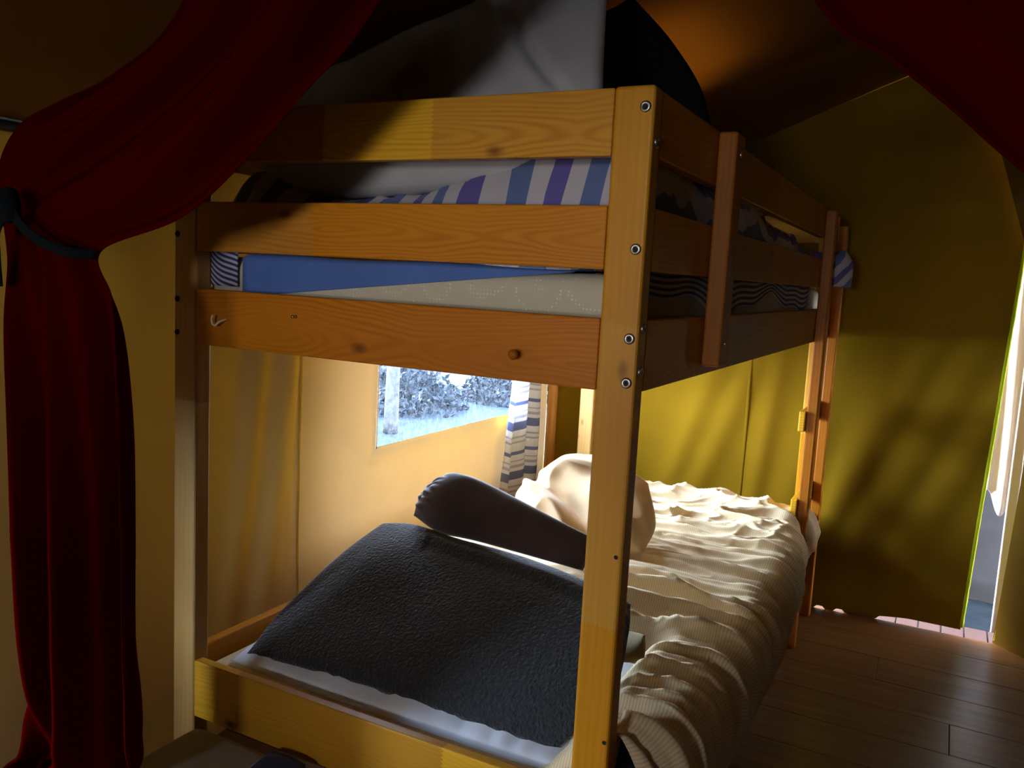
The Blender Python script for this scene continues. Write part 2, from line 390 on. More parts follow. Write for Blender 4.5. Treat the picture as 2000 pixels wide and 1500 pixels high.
# ------------------------------------------------------------------ room shell
XL, YB = -1.2, 2.3
VX, VY = -.40, 1.08  # centre of the added glow hole above the roof
def roof_z(x): return 1.47+0.41*(x+1.2) if x < 1.8 else 2.70-0.41*(x-1.8)
def base_plane(name, x0, x1, y0, y1, z, mat, **k):
    return mesh_obj(name, [(x0, y0, z), (x1, y0, z), (x1, y1, z), (x0, y1, z), (x0, y0, z-.06), (x1, y0, z-.06), (x1, y1, z-.06), (x0, y1, z-.06)],
                    [[0, 1, 2, 3], [7, 6, 5, 4], [0, 4, 5, 1], [1, 5, 6, 2], [2, 6, 7, 3], [3, 7, 4, 0]], mat, **k)
fl = base_plane('floor', -1.2, 4.8, -3.0, 2.27, -0.012, M['canvas_dark'])
tag(fl, kind='structure')
row = 0; y = 2.27
plank_meshes = {}
while y > -1.35:
    x = -1.2-(row*0.53 % 1.28)
    while x < 2.4:
        a = max(x, -1.2); b = min(x+1.28, 2.4)
        if b-a > 0.06: box('plank', (a+.0008, y-.19+.0008, -0.012), (b-.0008, y-.0008, 0.0), M['floor'], fl, bev=0.0012, seg=1)
        x += 1.28
    y -= 0.19; row += 1
g = base_plane('ground', -14, 14, -10, 16, -0.28, M['ground']); tag(g, kind='structure')

def wl_fold(y, z):
    d = 0.0
    # hanging folds left of the seam
    for (y0, amp, s, lean) in ((0.54, .022, .030, -.10), (0.43, .020, .028, -.14), (0.30, .008, .05, -.1), (0.585, .007, .014, -.03)):
        d += amp*gauss(y-(y0+lean*(0.75-z)), s)*1.5*min(1, max(0.15, (z-.05)*1.6))
    d += 0.012*N(y*1.4, z*.9, 3.1)
    d += 0.007*gauss((y-1.0)-(z-.75)*.35, .05)*(1 if z < .7 else .3)+0.006*gauss((y-.8)-(z-.6)*.45, .04)*(1 if z < .75 else .2)
    d += 0.003*N(y*7, z*2.5, 1.1)
    return d
WIN = (1.0, -3+299*5.3/318, 0.660, 1.425)
FILL2 = (-.85, -.65, 0.42, 0.885)  # added unseen opening, set low to light the left post
FILL3 = (-.55, -.23, 0.89, 1.09)  # added unseen opening, fill light for the end boards
FILL4 = (0.02, .36, 1.22, 1.49)  # added unseen opening, lightens the grey pillow and corner post
NY, NZ = 318, 98    # cells of 16.7 mm and 15 mm
def wl(u, v):
    y = -3.0+u*5.3; z = v*1.47
    on = min(abs(y-WIN[0]), abs(y-WIN[1])) < .02 and WIN[2]-.03 < z < WIN[3]+.03
    inz = (WIN[0]-.04 < y < WIN[1]+.04 and WIN[2]-.04 < z < WIN[3]+.04) or (FILL2[0]-.04 < y < FILL2[1]+.04 and FILL2[2]-.04 < z < FILL2[3]+.04)
    return (XL+(0 if inz else wl_fold(y, z)), y, z)
def wl_hole(u, v):
    y = -3.0+u*5.3; z = v*1.47
    return any(w[0]-.001 < y < w[1] and w[2] < z < w[3] for w in (WIN, FILL2))
wleft = sheet('wall_left', wl, NY, NZ, M['canvas'], hole=wl_hole); tag(wleft, kind='structure')
# seam strip and window hem belong to the wall
sheet('seam', lambda u, v: (XL+wl_fold(0.636, v*1.47)+.004+.002*math.sin(PI*u), 0.631+u*.010, .02+v*1.42), 2, 60, M['canvas'], wleft)
for i, w in enumerate((WIN, FILL2)):  # the second pane closes the added fill opening
    y0, y1, z0, z1 = w
    wn = mesh_obj('window_%d' % (i+1), [(XL-.004, y0-.02, z0-.02), (XL-.004, y1+.02, z0-.02), (XL-.004, y1+.02, z1+.02), (XL-.004, y0-.02, z1+.02)], [[0, 1, 2, 3]], M['pane'])
    tag(wn, kind='structure')
    for (a, b) in (((y0, z0), (y1, z0+.006)), ((y0, z1-.006), (y1, z1)), ((y0, z0), (y0+.006, z1)), ((y1-.006, z0), (y1, z1))):
        mesh_obj('window_hem', [(XL+.001, a[0], a[1]), (XL+.001, b[0], a[1]), (XL+.001, b[0], b[1]), (XL+.001, a[0], b[1])], [[0, 1, 2, 3]], M['canvas'], wn)

def hem_gap(x):
    z = 0.0
    if .27 < x < .56: z = .012+.010*min(1, (x-.27)/.1)
    for (c, w) in ((.055, .012), (.125, .012)): z += .010*(1 if abs(x-c) < w else 0)
    return z
def flap_x(z): return 0.548+0.045*(z/1.22)
def wb_fold(x, z):
    d = 0.0
    for (x0, lean, amp, s) in ((-.62, .32, .016, .045), (-.50, .36, .012, .04), (-.25, .10, .010, .03), (-.12, .25, .010, .05),
                               (.05, .42, .022, .05), (.20, .42, .020, .06), (.36, .45, .014, .05), (-.9, .1, .012, .05)):
        d += 1.7*amp*gauss(x-(x0+lean*(z-.35)), s)*max(.15, 1-abs(z-.55)/1.1)
    d += .020*N(x*1.2, z*.8, 9.3)
    return d
def wb(u, v):
    z0 = 0
    x = XL+u*(flap_x(v*2.2)-XL)
    zt = roof_z(x); hg = hem_gap(x); z = hg+v*(zt-hg)
    x = XL+u*(flap_x(min(z, 2.2))-XL)
    return (x, YB-wb_fold(x, z)-.03*(1-min(1, z/.4)), z)
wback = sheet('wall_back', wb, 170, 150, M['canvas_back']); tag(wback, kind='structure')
sheet('seam', lambda u, v: (-.305+u*.010, YB-wb_fold(-.3, v*1.8)-.03*(1-min(1, v*1.8/.4))-.004-.002*math.sin(PI*u), .02+v*1.7), 2, 60, M['canvas_back'], wback)
tube('piping', [(flap_x(z)+.002, YB-wb_fold(flap_x(z), z)-.03*(1-min(1, z/.4)), z) for z in [hem_gap(.54)+.01]+[.15*i for i in range(1, 16)]], .0065, M['piping'], wback, n=90, rf=lambda t: 1+.25*N(t*60))
# wall right of the door slit
def wr(u, v):
    z = v*roof_z(.68+u*4.1)
    x0 = .655+.05*math.sin(min(1, z/2.0)*PI*.5)-.35*max(0, z-1.15)
    x = x0+u*(4.8-x0)
    return (x, YB-.02-.35*min(1, (x-x0)/.45)+.012*math.sin(x*14)+.02*N(x*2, z), z)
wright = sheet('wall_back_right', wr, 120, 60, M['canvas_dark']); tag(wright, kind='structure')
tube('piping', [(.662+.05*math.sin(min(1, z/2.0)*PI*.5), YB-.025, z) for z in (0.01, .1, .2, .3, .4, .6)], .006, M['piping'], wright, n=30)
# roof: two canvas slopes
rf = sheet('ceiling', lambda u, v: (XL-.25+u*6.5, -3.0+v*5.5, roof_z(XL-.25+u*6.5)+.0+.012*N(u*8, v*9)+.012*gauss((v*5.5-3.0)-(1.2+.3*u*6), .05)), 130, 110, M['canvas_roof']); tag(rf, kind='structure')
# added unseen sheet above the roof; its made-up hole makes the orange ceiling glow
fly = sheet('roof_light_blocker', lambda u, v: (XL-.35+u*6.8, -3.2+v*5.9, roof_z(XL-.35+u*6.8)+.12), 68, 59, M['canvas_dark'], hole=lambda u, v: ((XL-.35+u*6.8-VX)/.16)**2+((-3.2+v*5.9-VY)/.34)**2 < 1); tag(fly, kind='structure')
for nm, pts in (('wall_right', [(4.8, -3, 0), (4.8, 2.3, 0), (4.8, 2.3, 1.47), (4.8, -3, 1.47)]),
                ):
    tag(mesh_obj(nm, pts, [list(range(len(pts)))], M['canvas_dark']), kind='structure')
a, b, c, d = FILL3
e1, f1, g1, h1 = FILL4
gx = [-1.2, a, b, e1, f1, 1.8, 4.8]; gz = [0, c, d, g1, h1, 1.47]
fv = [(x, -3, z) for z in gz for x in gx]; nx = len(gx); ff = []
for jz in range(5):
    for ix in range(6):
        if (jz == 1 and ix == 1) or (jz == 3 and ix == 3): continue
        q0 = jz*nx+ix; ff.append([q0, q0+1, q0+nx+1, q0+nx])
t0 = len(fv); fv.append((1.8, -3, 2.69)); ff.append([5*nx+0, 5*nx+5, t0]); ff.append([5*nx+5, 5*nx+6, t0])
wf = mesh_obj('wall_front', fv, ff, M['canvas_dark']); tag(wf, kind='structure')
tag(mesh_obj('front_light_blocker', [(-2.6, -5.6, 1.74), (2.6, -5.6, 1.74), (2.6, -3.02, 1.80), (-2.6, -3.02, 1.80)], [[0, 1, 2, 3]], M['canvas_dark']), kind='structure')  # added unseen canopy, keeps sky light off the lower bunk
# added unseen sheet outside the left wall; dims the canvas away from the window
sv = []; X = -1.36
fs_ = sheet('side_light_blocker', lambda u, v: (X-.01*math.sin(u*40), -.52+u*2.92, -.28+v*1.78), 90, 30, M['canvas_dark'], hole=lambda u, v: -.52+u*2.92 > .80+.05*math.sin(v*9) and -.28+v*1.78 > .42)
tag(fs_, kind='structure')
# ------------------------------------------------------------------ poles and outside
e = tube('eave_pole', [(XL+.03, -2.95, 1.462), (XL+.03, 2.25, 1.462)], .012, M['eave']); tag(e, 'dark metal tent pole running along the top of the left canvas wall', 'tent pole')
e = tube('corner_pole', [(-1.135, 2.215, 0.0), (-1.135, 2.215, 1.46)], .0215, M['pole_wood'], seg=16); tag(e, 'round varnished wooden pole standing in the corner beside the striped window curtain', 'tent pole')
e = box('door_post', (.655, 2.42, -.28), (.69, 2.455, 2.0), M['white_metal'], bev=.004); tag(e, 'white painted metal post outside the door slit', 'post')
e = tube('drain_pipe', [(.735, 2.75, -.28), (.735, 2.75, 2.0)], .02, M['white_metal'], seg=16); tag(e, 'pale round pipe standing outside behind the white door post', 'pipe')
e = sheet('hanging_tarpaulin', lambda u, v: (.60+u*.11+.004*math.sin(v*9), 2.75+.02*math.sin(u*9+v*2), .42+.05*math.cos(u*PI*2)+v*1.7), 14, 40, M['white'], thick=.003); tag(e, 'white rolled cloth hanging outside the door slit', 'cloth')
e = sheet('grey_tarpaulin', lambda u, v: (-1.3+u*4.6, 3.6+.05*math.sin(u*34), -.28+v*2.3), 30, 20, M['tarp'], thick=.003); tag(e, 'dark grey tarpaulin standing on the gravel outside the door slit', 'tarpaulin')  # tarpaulin made taller and wider to block sky light at the slit
aw = mesh_obj('door_light_blocker', [(-1.4, 2.32, 1.85), (3.4, 2.32, 2.05), (3.4, 3.0, 2.0), (-1.4, 3.0, 1.80)], [[0, 1, 2, 3]], M['canvas_dark']); tag(aw, kind='structure')  # added unseen awning, cuts sky light coming through the door slit
for i in range(9):
    a = .02+i*.078
    pv = box('paving_slab', (a, 2.275, -.06), (a+.074, 2.40, -.004), M['paver'], bev=.003, seg=1)
    tag(pv, 'pink paving slab in the row under the back canvas edge', 'paving slab', 'pink paving slabs outside the back wall')
def tree(x, y, h, lean, r, lab):
    t = empty('tree', (x, y, -.28), lab, 'tree')
    P = [(x+lean[0]*s*h+.03*math.sin(s*7+x), y+lean[1]*s*h+.03*math.sin(s*5+y), -.28+s*h) for s in (0, .2, .4, .6, .8, 1)]
    tube('trunk', P, r, M['bark'], t, rf=lambda q: 1-.6*q)
    rnd = random.Random(int(x*100+y*10))
    vs, fs = [], []
    for b in range(6):
        s = .18+.13*b; a = rnd.random()*6.3; L = .5+.5*rnd.random()
        p0 = Vector((x+lean[0]*s*h, y+lean[1]*s*h, -.28+s*h)); p1 = p0+Vector((math.cos(a)*L*.5, math.sin(a)*L*.5, L*.35)); p2 = p0+Vector((math.cos(a+.3)*L, math.sin(a+.3)*L, L*.5))
        tube('branch', [p0, p1, p2], r*.3, M['bark'], t, seg=6, n=8, rf=lambda q: 1-.7*q)
    for k in range(220):
        c = Vector((x+lean[0]*h*.8+rnd.gauss(0, .5), y+lean[1]*h*.8+rnd.gauss(0, .5), -.28+h*.85+rnd.gauss(0, .45)))
        d = Vector((rnd.gauss(0, 1), rnd.gauss(0, 1), rnd.gauss(0, 1))).normalized(); s2 = d.orthogonal().normalized(); i0 = len(vs)
        vs += [c-d*.07, c+s2*.03, c+d*.07, c-s2*.03]; fs.append([i0, i0+1, i0+2, i0+3])
    lf = mesh_obj('foliage', vs, fs, M['leaf'], t); lf['kind'] = 'stuff'
tree(-4.2, 5.3, 3.4, (.02, .03), .07, 'pale thin trunk seen through the left side of the window')
tree(-3.3, 7.4, 3.2, (.0, -.10), .06, 'leaning pale trunk seen through the right side of the window')
tree(-6.0, 8.4, 4.0, (.03, .0), .08, 'farther pale trunk seen through the middle of the window')
def bush(x, y, r, lab):
    rnd = random.Random(int(x*77+y*13)); vs, fs = [], []
    for k in range(1500):
        d0 = Vector((rnd.gauss(0, 1), rnd.gauss(0, 1), abs(rnd.gauss(0, 1)))).normalized()*r*(.6+.4*rnd.random())
        c = Vector((x, y, -.28))+Vector((d0.x, d0.y, d0.z*.6))
        d = Vector((rnd.gauss(0, 1), rnd.gauss(0, 1), rnd.gauss(0, 1))).normalized(); s2 = d.orthogonal().normalized(); i0 = len(vs)
        vs += [c-d*.05, c+s2*.022, c+d*.05, c-s2*.022]; fs.append([i0, i0+1, i0+2, i0+3])
    o = mesh_obj('bush', vs, fs, M['leaf']); tag(o, lab, 'bush')
bush(-5.0, 6.6, .8, 'low leafy bush seen through the middle of the window')
bush(-4.9, 4.6, .7, 'low leafy bush seen through the left edge of the window')

bush(-4.3, 8.1, .7, 'low leafy bush seen at the right edge of the window')
bush(-6.6, 6.2, .9, 'farther leafy bush seen behind the pale trunk through the window')
# ------------------------------------------------------------------ bunk bed
WB = 0.97; PW = 0.062; PD = 0.040; LF = 2.13; RT = 0.025
Z = dict(t1=(1.417, 1.514), t2=(1.252, 1.346), t3=(1.070, 1.179), lo=(0.292, 0.414))
bed = empty('bunk_bed', (-WB/2, 1.06, 0), 'varnished pine bunk bed with slatted guard rails and ladder', 'bunk bed')
def post(x0, y0, mat, top=1.516):
    o = box('post', (x0, y0, 0), (x0+PW, y0+PD, top), mat, bed, bev=.006, seg=3); return o
post(-PW, 0, M['post']); post(-WB, 0, M['post_pale']); post(-PW, LF, M['post']); post(-WB, LF, M['post_pale'])
BT = 0.022
for k, mt in (('t1', 'top_board'), ('t2', 'mid_board'), ('t3', 'low_board'), ('lo', 'foot_board')):
    z0, z1 = Z[k]
    box('end_board', (-WB+PW, .0008, z0), (-PW, BT, z1), M[mt], bed, bev=.0025)
    box('end_board', (-WB+PW, LF+PD-BT, z0), (-PW, LF+PD-.001, z1), M[mt], bed, bev=.0025)
for k in ('t1', 't2', 't3', 'lo'):
    z0, z1 = Z[k]
    y1 = 1.825 if k in ('t1', 't2') else LF
    box('guard_rail' if k in ('t1', 't2') else 'side_rail', (-RT, PD, z0), (-.0005, y1, z1), M['rail'], bed, bev=.0025)
    box('guard_rail' if k in ('t1', 't2') else 'side_rail', (-WB+.0005, PD, z0), (-WB+RT, LF, z1), M['rail'], bed, bev=.0025)
box('guard_post', (0.0, .365, 1.088), (.034, .43, 1.512), M['upright'], bed, bev=.004)
box('ladder_upright', (0.0, 1.79, 0), (.034, 1.832, 1.505), M['upright'], bed, bev=.004)
box('ladder_upright', (0.0, LF, 0), (.034, LF+.04, 1.478), M['upright'], bed, bev=.004)
for z in (.462, .765):
    box('rung', (-.022, 1.775, z), (-.0005, LF, z+.070), M['slat'], bed, bev=.004)
for lev in (.292, 1.072):
    for s in (0, 1):
        a = -WB+RT if s == 0 else -RT-.022
        box('slat_batten', (a, .045, lev), (a+.022, LF-.005, lev+.025), M['rail'], bed, bev=.002, seg=1)
    for i in range(13):
        yy = .07+i*.158
        box('bed_slat', (-WB+RT+.003, yy, lev+.0255), (-RT-.003, yy+.07, lev+.0425), M['slat'], bed, bev=.002, seg=1)
for z in (1.283, 1.152, 1.086, 1.485): bolt(bed, (-.013, -.0002, z), (0, -1, 0))
for z in (1.283, 1.156, 1.09): bolt(bed, (-WB+.011, -.0002, z), (0, -1, 0), .006, M['dark'])
for z in (1.438, 1.167, 1.102): bolt(bed, (.0002, .021, z), (1, 0, 0), .0085)
bolt(bed, (.0342, .398, 1.475), (1, 0, 0), .005); bolt(bed, (.0342, .398, 1.13), (1, 0, 0), .005)
def plug(x, y, z, r=.0035):
    vs = [(x+math.cos(2*PI*i/10)*r, y-.0006, z+math.sin(2*PI*i/10)*r) for i in range(10)]
    mesh_obj('screw_hole', vs, [list(range(10))], M['dark'], bed)
plug(-.010, 0, .818); plug(-.008, 0, .517)
# hooks screwed into the lower board
def hook(x, z, r, mat):
    P = [(x, 0.001, z-.2*r), (x, -.010, z-.2*r)] if r < .006 else [(x+.016, .001, z+.004), (x+.010, -.012, z-.001), (x+.002, -.014, z-.008), (x-.006, -.014, z-.004), (x-.007, -.014, z+.006), (x-.003, -.014, z+.011)]
    tube('hook', P, .0022 if r > .006 else .003, mat, bed, seg=8)
hook(-.843, 1.120, .010, M['hook_white']); hook(-.654, 1.142, .005, M['steel'])
def knob(x, z):
    prof = [(.004, 0), (.004, .006), (.007, .010), (.0085, .015), (.006, .019), (0.0005, .020)]; k = 14; vs, fs = [], []
    for rr, h in prof:
        for i in range(k): t = 2*PI*i/k; vs.append((x+math.cos(t)*rr, .0005-h, z+math.sin(t)*rr))
    for s in range(len(prof)-1):
        for i in range(k): j = (i+1) % k; fs.append([s*k+i, s*k+j, (s+1)*k+j, (s+1)*k+i])
    mesh_obj('peg', vs, fs, M['upright'], bed, smooth=True)
knob(-.198, 1.113)

# ------------------------------------------------------------------ mattresses
def soft_box(name, a, b, mat, r=.03, nz=.004, n=40, parent=None, squeeze=0.0):
    x0, y0, z0 = a; x1, y1, z1 = b
    bm = bmesh.new(); bmesh.ops.create_cube(bm, size=1.0)
    for v in bm.verts: v.co = Vector((x0+(v.co.x+.5)*(x1-x0), y0+(v.co.y+.5)*(y1-y0), z0+(v.co.z+.5)*(z1-z0)))
    bmesh.ops.bevel(bm, geom=bm.edges[:], offset=r, segments=4, profile=0.5, affect='EDGES')
    bmesh.ops.triangulate(bm, faces=[f for f in bm.faces if len(f.verts) > 4])
    for it in range(3):
        es = [e for e in bm.edges if e.calc_length() > .05]
        if not es: break
        bmesh.ops.subdivide_edges(bm, edges=es, cuts=1, use_grid_fill=True)
    bm.normal_update()
    for v in bm.verts:
        q = v.co; d = N(q.x, q.y, q.z, 9)*nz+N(q.x, q.y, q.z, 3)*nz
        v.co = q+v.normal*d
    vs = [v.co.copy() for v in bm.verts]; bm.verts.index_update(); fs = [[v.index for v in f.verts] for f in bm.faces]; bm.free()
    return mesh_obj(name, vs, fs, mat, parent, smooth=True)
o = soft_box('mattress', (-.936, .050, 1.117), (-.034, 2.10, 1.245), M['quilt'], .03, .002); tag(o, 'cream quilted mattress with dotted rings on the upper bunk', 'mattress')
o = soft_box('mattress', (-.905, .052, .337), (-.034, 2.10, .385), M['white'], .018, .002); tag(o, 'thin white mattress on the lower bunk', 'mattress')

# blue sheet draped over the front of the upper mattress, hem running diagonally
def bsheet(u, v):
    x = -.83+u*.70
    zb = 1.172 if u < .05 else 1.172+(u-.05)*.078
    if v < .45: return (x, .0445-.003*math.sin(u*9)*(.45-v), zb+(1.246-zb)*(v/.45))
    t = (v-.45)/.55; return (x, .046+t*.5, 1.250+.002*math.sin(u*12+t*4))
o = sheet('blue_sheet', bsheet, 50, 30, M['blue'], thick=.0015); tag(o, 'royal blue sheet tucked over the front edge of the upper mattress', 'sheet')

# striped duvet on the upper bunk
def ud(u, v):
    y = .06+v*2.03; 
    a = u*1.18                   # arc length across
    edge = -.030
    if v > .885: edge = -.030+.115*math.sin(min(1, (v-.885)/.115*1.0)*PI)*.95
    elif .80 < v: edge = -.030
    top = 1.388+.03*N(y*3, 7.7)+.018*N(a*5, y*4, 2)
    top += .060*gauss(a-.80, .13)*gauss(y-.16, .10)+.045*gauss(a-.90, .10)*gauss(y-.3, .5)-.045*gauss(a-.38, .16)*gauss(y-.1, .22)+.040*gauss(a-.12, .09)*gauss(y-.1, .10)
    top += .016*abs(N(a*12, y*8, 5))+.018*max(0, 1-abs(2*N(a*6+y*4, y*5, 11)))**3
    top -= .05*max(0, v-.45)
    r = .045
    if a < .10: x = -.925+a*.35; z = 1.262+(top-1.262)*math.sin(a/.10*PI/2)
    else:
        L = edge-r-(-.89); s = (a-.10)/(L) if L > 0 else 1
        if s < 1: x = -.89+s*L; z = top
        else:
            d = a-.10-L; th = min(d/r, PI/2)
            x = edge-r+math.sin(th)*r; z = top-(1-math.cos(th))*r-max(0, d-r*PI/2)
            x += .005*math.sin(y*26+z*20)*min(1, max(0, d-.03)*12)
            z = max(z, 1.262-.0)
            if d > r*PI/2: x = min(x, edge)
    if v < .05: z = 1.262+(z-1.262)*math.sin(v/.05*PI/2)**.6
    z += .006*N(x*30, y*30, 1)
    return (x, y, max(z, 1.258))
o = sheet('striped_duvet', ud, 130, 200, M['stripe_wide'], thick=.004, uvfn=lambda u, v: (u*1.18+.045*N(u*4, v*9)+.02*N(u*9, v*22, 4), v*2.0))
tag(o, 'violet and white striped duvet bunched up on the upper bunk', 'duvet')
# its finely striped underside hanging beside the mattress
def ul(u, v):
    y = .07+u*1.95; return (-.032+.003*math.sin(y*23), y, 1.187+.03*math.sin(u*PI*3.2)**2+v*(.085+.0*u)+.006*math.sin(y*19))
def hang(u, v):
    y = .06+u*1.72; zb = 1.195+.022*math.sin(y*7.0)+.01*math.sin(y*17+1)
    return (-.0312+.0015*math.sin(y*30), y, zb+v*(1.285-zb))
o = sheet('duvet_cover_edge', hang, 120, 12, M['stripe_thin'], thick=.003, uvfn=lambda u, v: (v*.09, u)); tag(o, 'finely striped duvet underside hanging behind the long guard rail', 'duvet')
def hang2(u, v):
    x = -.93+u*.088; return (x, .043-.004*math.sin(u*PI), 1.186+v*.10)
o = sheet('pillowcase_corner', hang2, 14, 12, M['stripe_thin'], thick=.003, uvfn=lambda u, v: (v*.12+u*.07+.012*math.sin(u*4), u)); tag(o, 'finely striped cloth corner at the left end of the blue sheet', 'pillowcase')
# left lump of the duvet
o = pillow('duvet_lump', [(-.93, .10, 1.30), (-.80, .08, 1.30), (-.66, .10, 1.31)], [(-.90, .34, 1.395), (-.78, .36, 1.405), (-.66, .34, 1.38)],
           [(-.93, .10, 1.30), (-.92, .2, 1.37), (-.90, .34, 1.395)], [(-.66, .10, 1.31), (-.65, .2, 1.33), (-.66, .34, 1.38)], .03, .04, M['stripe_wide'], n=30, uvm=.30, seed=3)
tag(o, 'blue and grey striped lump of the duvet at the left end of the upper bunk', 'pillow')
# big pale pillow standing on the upper bunk
def crease(u, v, side):
    if side < 0: return 0
    d = 0
    t = (u-.76)-(.8-v)*.5
    env = max(0, min(1, (v-.42)*6))*max(0, min(1, (.92-v)*6))
    d += env*(-.020*gauss(t, .010)+.012*gauss(t+.035, .022)+.006*gauss(t-.03, .02))
    for (u0, s, a) in ((.13, .015, .014), (.19, .014, -.013), (.25, .02, .010), (.35, .03, -.008)):
        d += a*gauss(u-u0-(v-.5)*.10, s)*max(0, min(1, (v-.3)*3))
    d += .010*gauss((v-.72)-.35*(u-.45), .03)*(u > .25)*(u < .7)
    d += .008*gauss(u-.52+.25*(v-.7), .04)*(v > .5)
    return d
o = pillow('grey_pillow', [(-.87, .15, 1.40), (-.72, .13, 1.372), (-.42, .13, 1.385), (-.12, .14, 1.43)], [(-.98, .36, 1.70), (-.75, .38, 1.80), (-.5, .40, 1.86), (-.25, .40, 1.88)],
           [(-.87, .15, 1.40), (-.94, .2, 1.5), (-.98, .36, 1.70)], [(-.12, .14, 1.43), (-.15, .17, 1.55), (-.25, .40, 1.88)], .045, .06, M['grey_linen'], n=110, nz=.010, nsc=5, wr=.008, wsc=6, p=.32, seed=1.4, extra=crease)
tag(o, 'large pale grey cotton pillow standing on the upper bunk', 'pillow')
o = pillow('black_pillow', [(-.36, .56, 1.42), (-.16, .54, 1.42), (-.045, .53, 1.45)], [(-.405, .60, 1.775), (-.34, .60, 1.82), (-.27, .58, 1.84)],
           [(-.36, .56, 1.42), (-.39, .58, 1.6), (-.405, .60, 1.775)], [(-.045, .53, 1.45), (-.075, .53, 1.60), (-.155, .55, 1.72), (-.27, .58, 1.84)], .05, .05, M['black_cloth'], seed=6, nz=.006)
tag(o, 'black pillow propped on the upper bunk behind the pale grey one', 'pillow')

# ------------------------------------------------------------------ lower bunk bedding
def dv_edge(y):
    pts = [(0.0, .065), (.2, .10), (.7, .115), (1.04, .105), (1.25, .09), (1.6, .062), (1.72, .035), (1.78, -.012), (1.84, -.012), (1.90, .05), (2.0, .06), (2.1, .0)]
    for (a, b), (c, d) in zip(pts, pts[1:]):
        if a <= y <= c: t = (y-a)/(c-a); t = t*t*(3-2*t); return b+(d-b)*t
    return pts[0][1] if y < 0 else pts[-1][1]
def wrinkle(a, y):
    # ridges running across the bed, fanning towards the hanging side
    yy = y+.16*(a-.75)**2*(-1)+.05*N(a*2.2, y*1.5, 4)
    w = 0
    r1 = 1-abs(2*N(yy*9.5, a*1.1, 1.7)); r1 = max(0, r1)**2.5
    r2 = 1-abs(2*N(yy*18, a*1.8, 8.2)); r2 = max(0, r2)**2.5
    r3 = 1-abs(2*N(yy*33+3, a*3.0, 3.3)); r3 = max(0, r3)**2
    k = .35+.65*min(1, max(0, (a-.35)/.4))
    w = .032*r1+.018*r2+.007*r3
    far = min(1, max(0, (y-1.15)/.3))
    q1 = 1-abs(2*N(a*3.2+y*3.0, y*8-a*2.5, 5.5)); q2 = 1-abs(2*N(a*9, y*14-a*6, 2)); w2 = .020*max(0, q1)**3+.010*max(0, q2)**3
    return (w*k)*(1-far)+w2*far*1.2+.004*N(a*20, y*20)
DA = 1.42
def ld(u, v):
    a = u*DA; y = .045+v*1.90; e = dv_edge(y); r = .075
    top = .495-.022*min(1, y/1.9)+.015*N(a*2.5, y*2, 7)
    L = e-r+.90
    w = wrinkle(a, y)
    if a < L:
        x = -.90+a; z = top+w
        if a < .08: z = .40+(z-.40)*math.sin(a/.08*PI/2)
        n = (0, 0, 1)
    else:
        d = a-L; th = min(d/r, PI/2*1.12); x = e-r+math.sin(th)*r; z = top-(1-math.cos(th))*r
        ex = max(0, d-r*PI/2*1.12)
        z -= ex*.97; x -= ex*.34
        x += math.sin(th)*w*.6; z += math.cos(th)*w
        z -= 0
    fr = min(1, v/.06)
    if fr < 1:
        s = math.sqrt(max(0, 1-(1-fr)**2)); 
        if a < L: z = .41+(z-.41)*(.25+.75*s)
        else: x = x-.035*(1-s)
    bk = min(1, (1-v)/.03)
    if bk < 1: z = .39+(z-.39)*math.sqrt(max(0, 1-(1-bk)**2)) if a < L else z
    if a < L and x > -.12 and y < .5 and x < -.0: pass
    f1 = min(1, max(0, (.87-a)/.13)); f2 = min(1, max(0, (.58-y)/.10)); f = f1*f1*(3-2*f1)*f2*f2*(3-2*f2)
    z = z*(1-f)+.392*f          # pressed flat under the pillow
    return (x, y, z)
# length of cloth that hangs: a runs to DA
o = sheet('cream_duvet', ld, 300, 420, M['ticking'], thick=.003, uvfn=lambda u, v: (u*DA+.01*N(u*5, v*8), v*1.9))
tag(o, 'rumpled cream pinstriped duvet spread over the lower bunk', 'duvet')
o = pillow('slate_blanket', [(-.10, .055, .395), (.0, .05, .36), (.055, .06, .33)], [(-.10, .30, .44), (.0, .30, .44), (.06, .30, .40)],
           [(-.10, .055, .395), (-.10, .16, .44), (-.10, .30, .44)], [(.055, .06, .33), (.09, .16, .36), (.06, .30, .40)], .045, .01, M['slate'], n=30, seed=2)
tag(o, 'slate blue blanket showing under the near end of the duvet', 'blanket')
o = pillow('white_pillow', [(-.875, .065, .398), (-.6, .060, .392), (-.3, .060, .392), (-.09, .065, .398)], [(-.86, .46, .43), (-.5, .48, .43), (-.08, .46, .43)],
           [(-.875, .065, .398), (-.885, .26, .42), (-.86, .46, .43)], [(-.09, .065, .398), (-.08, .26, .42), (-.08, .46, .43)], .045, .02, M['white'], n=60, nz=.010, nsc=14, wr=.012, seed=4.4, p=.35, stretch=(2.2, .6, 1))
tag(o, 'flattened white pillow under the charcoal fleece blanket', 'pillow')
def fl_extra(u, v, side):
    if side < 0: return 0
    return .018*gauss((v-.80)-(.9-u)*.18, .05)*(u > .35)-.012*gauss((v-.74)-(.9-u)*.2, .03)*(u > .4)
o = pillow('charcoal_fleece', [(-.845, .085, .412), (-.66, .09, .420), (-.50, .095, .418), (-.30, .095, .415), (-.13, .10, .412)],
           [(-.795, .49, .610), (-.70, .50, .615), (-.55, .47, .612), (-.34, .44, .615), (-.10, .36, .605)],
           [(-.845, .085, .412), (-.858, .20, .462), (-.838, .33, .530), (-.795, .49, .610)], [(-.13, .10, .412), (-.06, .17, .50), (-.07, .27, .58), (-.10, .36, .605)],
           .036, .02, M['fleece'], n=120, nz=.012, nsc=5, wr=.0, p=.34, seed=8.8, extra=fl_extra)
tag(o, 'dark charcoal fleece cushion slumped over the near end of the lower bunk', 'cushion')
